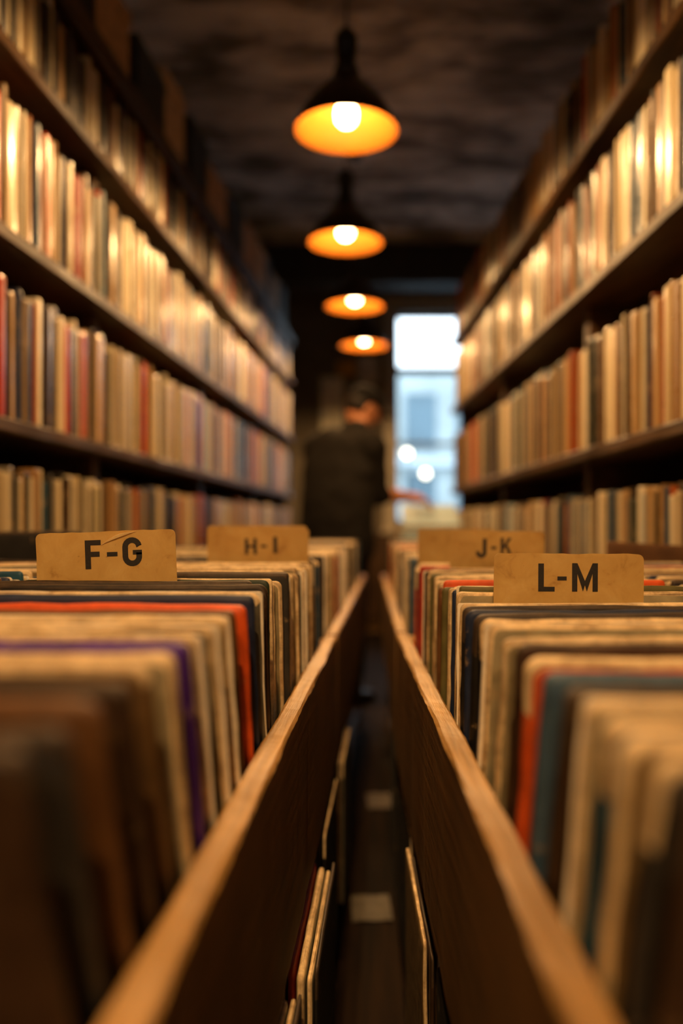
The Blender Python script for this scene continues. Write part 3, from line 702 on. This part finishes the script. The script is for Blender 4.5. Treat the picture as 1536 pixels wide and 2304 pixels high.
# ------------------------------------------------------------------ person
SKIN = plain('warm_skin', '#bd7f5a', .5, nscale=20, namp=.08)
JACK = plain('charcoal_brown_jacket', '#1b1815', .9, nscale=60, spec=.15); TROU = plain('dark_trousers', '#0c0c0e', .9, spec=.1)
HAIR = plain('dark_brown_hair', '#150d08', .6, spec=.2); CAP = plain('dark_cap_cloth', '#0d0b0a', .9, spec=.1); SHOE = plain('black_shoe', '#0f0d0b', .5)
pr = tag(empty('person', (-.17, 4.5, 0)), 'person in a dark jacket and cap, turned right, reaching into the far records', 'person')
def tube(pts, flat=1.0, nseg=16):
    """closed tapering limb swept through the joints; flat widens it along the shoulder line"""
    P = [Vector(q[:3]) for q in pts]; Q = [q[3] for q in pts]; C2, R2 = [], []
    for i in range(len(P) - 1):
        p0, p1, p2, p3 = P[max(0, i-1)], P[i], P[i+1], P[min(len(P)-1, i+2)]; m = max(3, int((p2 - p1).length / .012))
        for j in range(m):
            u = j / m; C2.append(.5 * ((2*p1) + (p2-p0)*u + (2*p0-5*p1+4*p2-p3)*u*u + (-p0+3*p1-3*p2+p3)*u**3)); w_ = u*u*(3-2*u); R2.append(Q[i]*(1-w_) + Q[i+1]*w_)
    C2.append(P[-1]); R2.append(Q[-1])
    d0 = (C2[1]-C2[0]).normalized(); d1 = (C2[-1]-C2[-2]).normalized(); cs, rs = [], []
    for k in range(5): th = math.pi/2*k/5; cs.append(C2[0] - d0*R2[0]*math.cos(th)); rs.append(max(.0004, R2[0]*math.sin(th)))
    cs += C2; rs += R2
    for k in range(1, 6): th = math.pi/2*k/5; cs.append(C2[-1] + d1*R2[-1]*math.sin(th)); rs.append(max(.0004, R2[-1]*math.cos(th)))
    vs, fs = [], []; ref = None
    for i, (c, r_) in enumerate(zip(cs, rs)):
        d = (cs[min(i+1, len(cs)-1)] - cs[max(i-1, 0)]).normalized()
        if ref is None: ref = Rv if abs(d.dot(Rv)) < .8 else Fv
        a_ = (ref - d * ref.dot(d)).normalized(); ref = a_; b_ = d.cross(a_)
        for k in range(nseg): t_ = 2*math.pi*k/nseg; vs.append(tuple(c + a_*math.cos(t_)*r_*flat + b_*math.sin(t_)*r_/(flat ** .5)))
    for i in range(len(cs)-1):
        for k in range(nseg): k2 = (k+1) % nseg; fs.append((i*nseg+k, i*nseg+k2, (i+1)*nseg+k2, (i+1)*nseg+k))
    e_ = (len(cs)-1)*nseg; fs += [tuple(range(nseg-1, -1, -1)), tuple(e_ + k for k in range(nseg))]
    return vs, fs
def skin_eval(chains, flats=None):
    V3, F3, nm = [], [], {}
    for i, ch in enumerate(chains):
        pts = []
        for it in ch:
            if isinstance(it, str): pts.append(nm[it]); continue
            if len(it) == 5: nm[it[4]] = it[:3] + (min(it[3], .085),)
            pts.append(it[:4])
        v3, f3 = tube(pts, (flats or {}).get(i, 1.0)); b_ = len(V3); V3 += v3; F3 += [tuple(k + b_ for k in f) for f in f3]
    return V3, F3
def bake(o):
    dg = bpy.context.evaluated_depsgraph_get(); dg.update(); m2 = bpy.data.meshes.new_from_object(o.evaluated_get(dg)); old = o.data
    o.modifiers.clear(); o.data = m2; m2.name = o.name; bpy.data.meshes.remove(old); m2.polygons.foreach_set('use_smooth', [True] * len(m2.polygons))
    # keep the outer skin only
    bm = bmesh.new(); bm.from_mesh(m2); seen = set(); best = []
    for f in bm.faces:
        if f in seen: continue
        st = [f]; seen.add(f); isl = []
        while st:
            g = st.pop(); isl.append(g)
            for e_ in g.edges:
                for h_ in e_.link_faces:
                    if h_ not in seen: seen.add(h_); st.append(h_)
        best.append(isl)
    best.sort(key=len); print('BAKE', o.name, [len(b_) for b_ in best])
    if len(best) > 1: bmesh.ops.delete(bm, geom=[f for b_ in best[:-1] for f in b_], context='FACES')
    bm.to_mesh(m2); bm.free()
def ellipsoid(c, r, rot=Matrix.Identity(3), nu=24, nv=16, fn=None):
    vs, fs = [], []
    for j in range(nv + 1):
        th = math.pi * j / nv
        for i in range(nu):
            ph = 2 * math.pi * i / nu; q = Vector((math.sin(th) * math.cos(ph), math.sin(th) * math.sin(ph), math.cos(th)))
            p_ = Vector((q.x * r[0], q.y * r[1], q.z * r[2]))
            if fn: p_ = fn(q, p_)
            vs.append(tuple(Vector(c) + rot @ p_))
    for j in range(nv):
        for i in range(nu): i2 = (i+1) % nu; fs.append((j*nu+i, j*nu+i2, (j+1)*nu+i2, (j+1)*nu+i))
    return vs, fs
# joints relative to the root (x right, y away, z up)
Fv = Vector((.6, .8, 0)); Rv = Vector((.8, -.6, 0))
pel = Vector((0, 0, .94)); ch_ = pel + Vector((.03, .04, .30)); nk = pel + Vector((.085, .075, .52))
hd = nk + Vector((.055, .035, .135))
sR = pel + Vector((.03, .05, .44)) + Rv * .18; sL = pel + Vector((.03, .05, .44)) - Rv * .18
eR = Vector((.215, -.02, 1.12)); wR = Vector((.375, .13, 1.115)); eL = sL + Vector((.10, .20, -.27)); wL = eL + Vector((.19, .12, .03))
hR = pel + Rv * .09; hL = pel - Rv * .09; kR = hR + Fv * .03 + Vector((0, 0, -.44)); kL = hL + Fv * .05 + Vector((0, 0, -.44)); aR = kR - Fv * .03 + Vector((0, 0, -.41)); aL = kL - Fv * .02 + Vector((0, 0, -.41))
def P4(v_, r_, nm=None): return (v_.x, v_.y, v_.z, r_) if nm is None else (v_.x, v_.y, v_.z, r_, nm)
def hand(w_, d, up, curl, sgn):
    """palm and five finger chains; d=direction of hand, up=back of hand"""
    side = d.cross(up).normalized() * sgn; ch = []
    palm = w_ + d * .075
    ch.append([P4(w_, .026), P4(w_ + d * .035, .030), P4(palm, .028)])
    for k, (off, ln) in enumerate(((-.030, .072), (-.010, .082), (.010, .077), (.028, .060))):
        b0 = w_ + d * .045 + side * off * .6; b1 = w_ + d * .090 + side * off
        dn = -up
        p1 = b1 + (d * math.cos(curl) + dn * math.sin(curl)) * ln * .45
        p2 = p1 + (d * math.cos(curl * 2) + dn * math.sin(curl * 2)) * ln * .32
        p3 = p2 + (d * math.cos(curl * 2.6) + dn * math.sin(curl * 2.6)) * ln * .25
        ch.append([P4(b0, .011), P4(b1, .0105), P4(p1, .0095), P4(p2, .0088), P4(p3, .0075)])
    t0 = w_ + d * .028 - side * .015; t1 = t0 + d * .025 - side * .030 - up * .008; t2 = t1 + d * .028 - side * .012 - up * .006; t3 = t2 + d * .022 - up * .004
    ch.append([P4(t0, .014), P4(t1, .0125), P4(t2, .0105), P4(t3, .0085)])
    return ch
V_, F_ = [], []
def acc(vf):
    b = len(V_); V_.extend(vf[0]); F_.extend([tuple(i + b for i in f) for f in vf[1]])
acc(skin_eval([[P4(pel, .135, 'p'), P4(pel + Vector((.01, .01, .13)), .125), P4(ch_, .14, 'c'), P4(pel + Vector((.05, .055, .44)), .10, 's'), P4(nk, .055), P4(hd, .06)],
    ['s', P4(sR, .058), P4((sR + eR) / 2, .047), P4(eR, .038), P4((eR + wR) / 2, .041), P4(wR, .030)],
    ['s', P4(sL, .058), P4((sL + eL) / 2, .047), P4(eL, .038), P4((eL + wL) / 2, .036), P4(wL, .025)],
    ['p', P4(hR, .095), P4((hR + kR) / 2, .078), P4(kR, .058), P4((kR + aR) / 2, .054), P4(aR, .038), P4(aR + Vector((0, 0, -.05)) + Fv * .04, .035), P4(aR + Vector((0, 0, -.065)) + Fv * .13, .026)],
    ['p', P4(hL, .095), P4((hL + kL) / 2, .078), P4(kL, .058), P4((kL + aL) / 2, .054), P4(aL, .038), P4(aL + Vector((0, 0, -.05)) + Fv * .04, .035), P4(aL + Vector((0, 0, -.065)) + Fv * .13, .026)]], {0: 1.22}))
dR = (wR - eR).normalized(); dR = (Vector((dR.x, dR.y * .35, -.10))).normalized()
for ch in hand(wR, dR, Vector((0, 0, 1)), .35, 1): acc(skin_eval([ch]))
dL = (wL - eL).normalized()
for ch in hand(wL, dL, Vector((0, 0, 1)), .3, -1): acc(skin_eval([ch]))
hrot = (Matrix.Rotation(R(20), 3, 'Z') @ Matrix.Rotation(R(24), 3, 'Y'))     # face looks along local +x, bent down
def headfn(q, p_):
    p_ = p_.copy()
    if q.x > 0:
        if q.z < -.1: p_.x *= 1 - .12 * abs(q.z); p_.y *= 1 - .35 * max(0, -q.z)      # jaw narrows
        fy = max(0, 1 - abs(q.y) / .22)
        nz = math.exp(-((q.z + .12) / .16) ** 2); p_.x += .024 * fy * nz * (1 if q.x > .5 else 0)  # nose
        p_.x += .006 * math.exp(-((q.z - .18) / .09) ** 2)                                 # brow
        ex = math.exp(-((q.z - .03) / .07) ** 2) * math.exp(-((abs(q.y) - .35) / .14) ** 2); p_.x -= .009 * ex   # eye sockets
        p_.x += .006 * math.exp(-((q.z + .46) / .06) ** 2) * max(0, 1 - abs(q.y) / .35) - .005 * math.exp(-((q.z + .40) / .03) ** 2) * max(0, 1 - abs(q.y) / .35)  # lips
        p_.x += .010 * math.exp(-((q.z + .80) / .12) ** 2)                                 # chin
    return p_
acc(ellipsoid(hd, (.097, .077, .118), hrot, 48, 40, headfn))
for sg in (-1, 1): acc(ellipsoid(hd + hrot @ Vector((-.008, sg * .078, -.008)), (.019, .008, .031), hrot @ Matrix.Rotation(sg * R(18), 3, 'Z'), 14, 10))
bo = MB().add(V_, F_).build('body', SKIN, pr, smooth=True)
rm = bo.modifiers.new('rm', 'REMESH'); rm.mode = 'VOXEL'; rm.voxel_size = .0065; rm.use_smooth_shade = True
sm_ = bo.modifiers.new('sm', 'SMOOTH'); sm_.iterations = 2; bake(bo)
def cloth(name, chains, mat, vox=.011, flats=None):
    V2, F2 = skin_eval(chains, flats); o = MB().add(V2, F2).build(name, mat, pr, smooth=True)
    rm = o.modifiers.new('rm', 'REMESH'); rm.mode = 'VOXEL'; rm.voxel_size = vox; rm.use_smooth_shade = True; s2 = o.modifiers.new('sm', 'SMOOTH'); s2.iterations = 4
    tx = bpy.data.textures.new(name, 'CLOUDS'); tx.noise_scale = .09; dm = o.modifiers.new('d', 'DISPLACE'); dm.texture = tx; dm.strength = .02; dm.mid_level = .5; bake(o)
    return o
cuff = eR + (wR - eR) * .18
cloth('jacket', [[P4(pel + Vector((0, 0, -.09)), .17, 'p0'), P4(pel + Vector((-.005, 0, .05)), .168), P4(pel + Vector((.005, .01, .17)), .168), P4(ch_ + Vector((-.01, 0, 0)), .178), P4(pel + Vector((.035, .045, .43)), .155, 's'), P4(nk + Vector((-.012, -.012, -.045)), .092), P4(nk + Vector((.0, .0, .01)), .068)],
    ['s', P4(sR, .085), P4((sR + eR) / 2, .070), P4(eR, .060), P4(cuff, .052)], ['s', P4(sL, .085), P4((sL + eL) / 2, .070), P4(eL, .060), P4(eL + (wL - eL) * .6, .052)]], JACK, flats={0: 1.36})
cloth('trousers', [[P4(pel + Vector((0, 0, .02)), .145, 'p'), P4(hR + Vector((0, 0, -.06)), .105), P4((hR + kR) / 2, .090), P4(kR, .074), P4((kR + aR) / 2, .068), P4(aR + Vector((0, 0, -.02)), .058)],
    ['p', P4(hL + Vector((0, 0, -.06)), .105), P4((hL + kL) / 2, .090), P4(kL, .074), P4((kL + aL) / 2, .068), P4(aL + Vector((0, 0, -.02)), .058)]], TROU)
for a_ in (aR, aL):
    V2, F2 = skin_eval([[P4(a_ + Vector((0, 0, -.045)) - Fv * .02, .044), P4(a_ + Vector((0, 0, -.05)) + Fv * .05, .044), P4(a_ + Vector((0, 0, -.055)) + Fv * .14, .038), P4(a_ + Vector((0, 0, -.058)) + Fv * .18, .030)]])
    V2 = [(x, y, max(.001, z)) for x, y, z in V2]; MB().add(V2, F2).build('shoe', SHOE, pr, smooth=True)
def capfn(q, p_):
    p_ = p_.copy(); p_.z = max(p_.z, .0) if q.z < 0 else p_.z; return p_
cp = ellipsoid(hd + hrot @ Vector((-.004, 0, .028)), (.108, .090, .104), hrot, 36, 20, capfn)
co_ = MB().add(*cp).build('cap', CAP, pr, smooth=True)
bv = []; bf = []
for i in range(13):
    a = R(-62 + 124 * i / 12)
    for r0, z0 in ((.088, 0), (.13, .002), (.165, -.008)):
        ex = math.cos(a) * r0 * (1 if r0 < .1 else 1.0); ey = math.sin(a) * min(r0, .1) * .95
        for th in (0, .004): bv.append(tuple(hd + hrot @ Vector((.0 + ex, ey, .032 + z0 + th - .02 * (ey / .09) ** 2))))
for i in range(12):
    a, b_ = i * 6, (i + 1) * 6
    for k in (0, 2): bf += [(a+k, b_+k, b_+k+2, a+k+2), (a+k+1, a+k+3, b_+k+3, b_+k+1)]
    bf += [(a, a+1, b_+1, b_), (a+4, b_+4, b_+5, a+5)]
bf += [(0, 2, 3, 1), (2, 4, 5, 3), (72, 73, 75, 74), (74, 75, 77, 76)]
MB().add(bv, bf).build('cap_brim', CAP, co_)
def hairfn(q, p_):
    p_ = p_.copy()
    if q.x > .25: p_ *= .9
    if q.z < -.35: p_ *= 1 - .25 * (-q.z - .35)
    return p_ + Vector((noise.noise(q * 9) * .004, 0, 0))
MB().add(*ellipsoid(hd + hrot @ Vector((-.020, 0, .006)), (.094, .086, .100), hrot, 36, 24, hairfn)).build('hair', HAIR, pr, smooth=True)

# ------------------------------------------------------------------ far crate with records by the person's hand
cr = tag(empty('record_crate', (.325, 4.72, .63)), 'wooden crate of records under the outstretched hand of the person', 'crate')
hx, hy = .17, .26
for sx in (-1, 1): MB().board((sx * hx - .008, -hy, 0), (sx * hx + .008, hy, .22), 1, 8, .002, .0008, seed=sx).build('side_panel', W_BIN, cr)
for sy in (-1, 1): MB().board((-hx + .009, sy * hy - (.016 if sy > 0 else 0), 0), (hx - .009, sy * hy + (.016 if sy < 0 else 0), .22), 0, 6, .002, .0008, seed=sy).build('end_panel', W_BIN, cr)
MB().box((-hx + .009, -hy + .017, .0), (hx - .009, hy - .017, .012)).build('bottom_panel', W_SIDE, cr)
tb_ = tag(empty('side_table', (.325, 4.72, 0)), 'dark wooden table carrying the far record crate', 'table')
MB().board((-.19, -.29, .60), (.19, .29, .629), 1, 8, .003, .001).build('tabletop', W_SIDE, tb_)
for sx in (-1, 1):
    for sy in (-1, 1): MB().board((sx * .16 - .02, sy * .26 - .02, 0), (sx * .16 + .02, sy * .26 + .02, .599), 2, 4, .002, 0).build('leg', W_SIDE, tb_)
cc = ['pale blue', 'ivory', 'slate blue', 'grey', 'pale blue', 'cream', 'slate blue', 'beige', 'pale blue', 'black', 'ivory', 'grey', 'tan', 'pale blue']
O = []
for i, c in enumerate(cc):
    O.append(sleeve('record_sleeve', .305, .295 + rnd.uniform(-.008, .008), .006, c, (.325 + rnd.uniform(-.004, .004), 4.49 + .034 * i, .643), R(rnd.uniform(4, 6)), 0))
label_run(O, cc, 'in the far crate', 'sleeve', 'from the camera in the far crate', 'record sleeves in the far crate')

# ------------------------------------------------------------------ odd items beside the bins
dk = sleeve('record_sleeve', .20, .355, .012, 'black', LB.at(.60, 1.735 - .055, FZL + .003), R(3), LB.rz, r=.004)
tag(dk, 'tall black sleeve standing at the far end of the near left outer column', 'record', 'tall sleeves at the bin ends')

wd = sleeve('record_sleeve', .18, .335, .008, 'brown', RB.at(.025 + .35 + .015 + .112, 1.735, FZR + .012), R(2), RB.rz, r=.004)
wd.rotation_euler = (R(2), R(3.2), RB.rz)
tag(wd, 'tall brown sleeve tilted sideways at the end of the near right outer column', 'record', 'tall sleeves at the bin ends')

fl = sleeve('record_sleeve', .305, .31, .006, 'pale blue', (.335, 4.50, .955), R(-68), 0)
tag(fl, 'pale blue sleeve resting tilted on the far crate under the hand of the person', 'record')
cab = tag(empty('cabinet', (.38, 7.62, 0)), 'added low dark wooden cabinet darkening the far wall below the window', 'cabinet')  # added to darken the pale wall seen past the aisle gap
MB().board((-.62, -.02, .06), (.62, .36, .86), 0, 10, .004, .001).build('cabinet_body', W_SIDE, cab)
MB().board((-.64, -.04, .86), (.64, .37, .89), 0, 10, .004, .001).build('cabinet_top', W_SHELF, cab)
MB().box((-.60, .02, 0), (.60, .35, .06)).build('plinth', W_SIDE, cab)
for x in (-.31, .31):
    d_ = MB().board((x - .29, -.04, .10), (x + .29, -.021, .84), 0, 8, .003, .001).build('door', W_SHELF, cab)
    kb = MB().lathe([(.001, 0), (.012, .002), (.014, .012), (.001, .016)], 14).build('knob', BLACKM, d_, (x - .22 * (1 if x > 0 else -1), -.041, .5), (R(90), 0, 0), smooth=True)
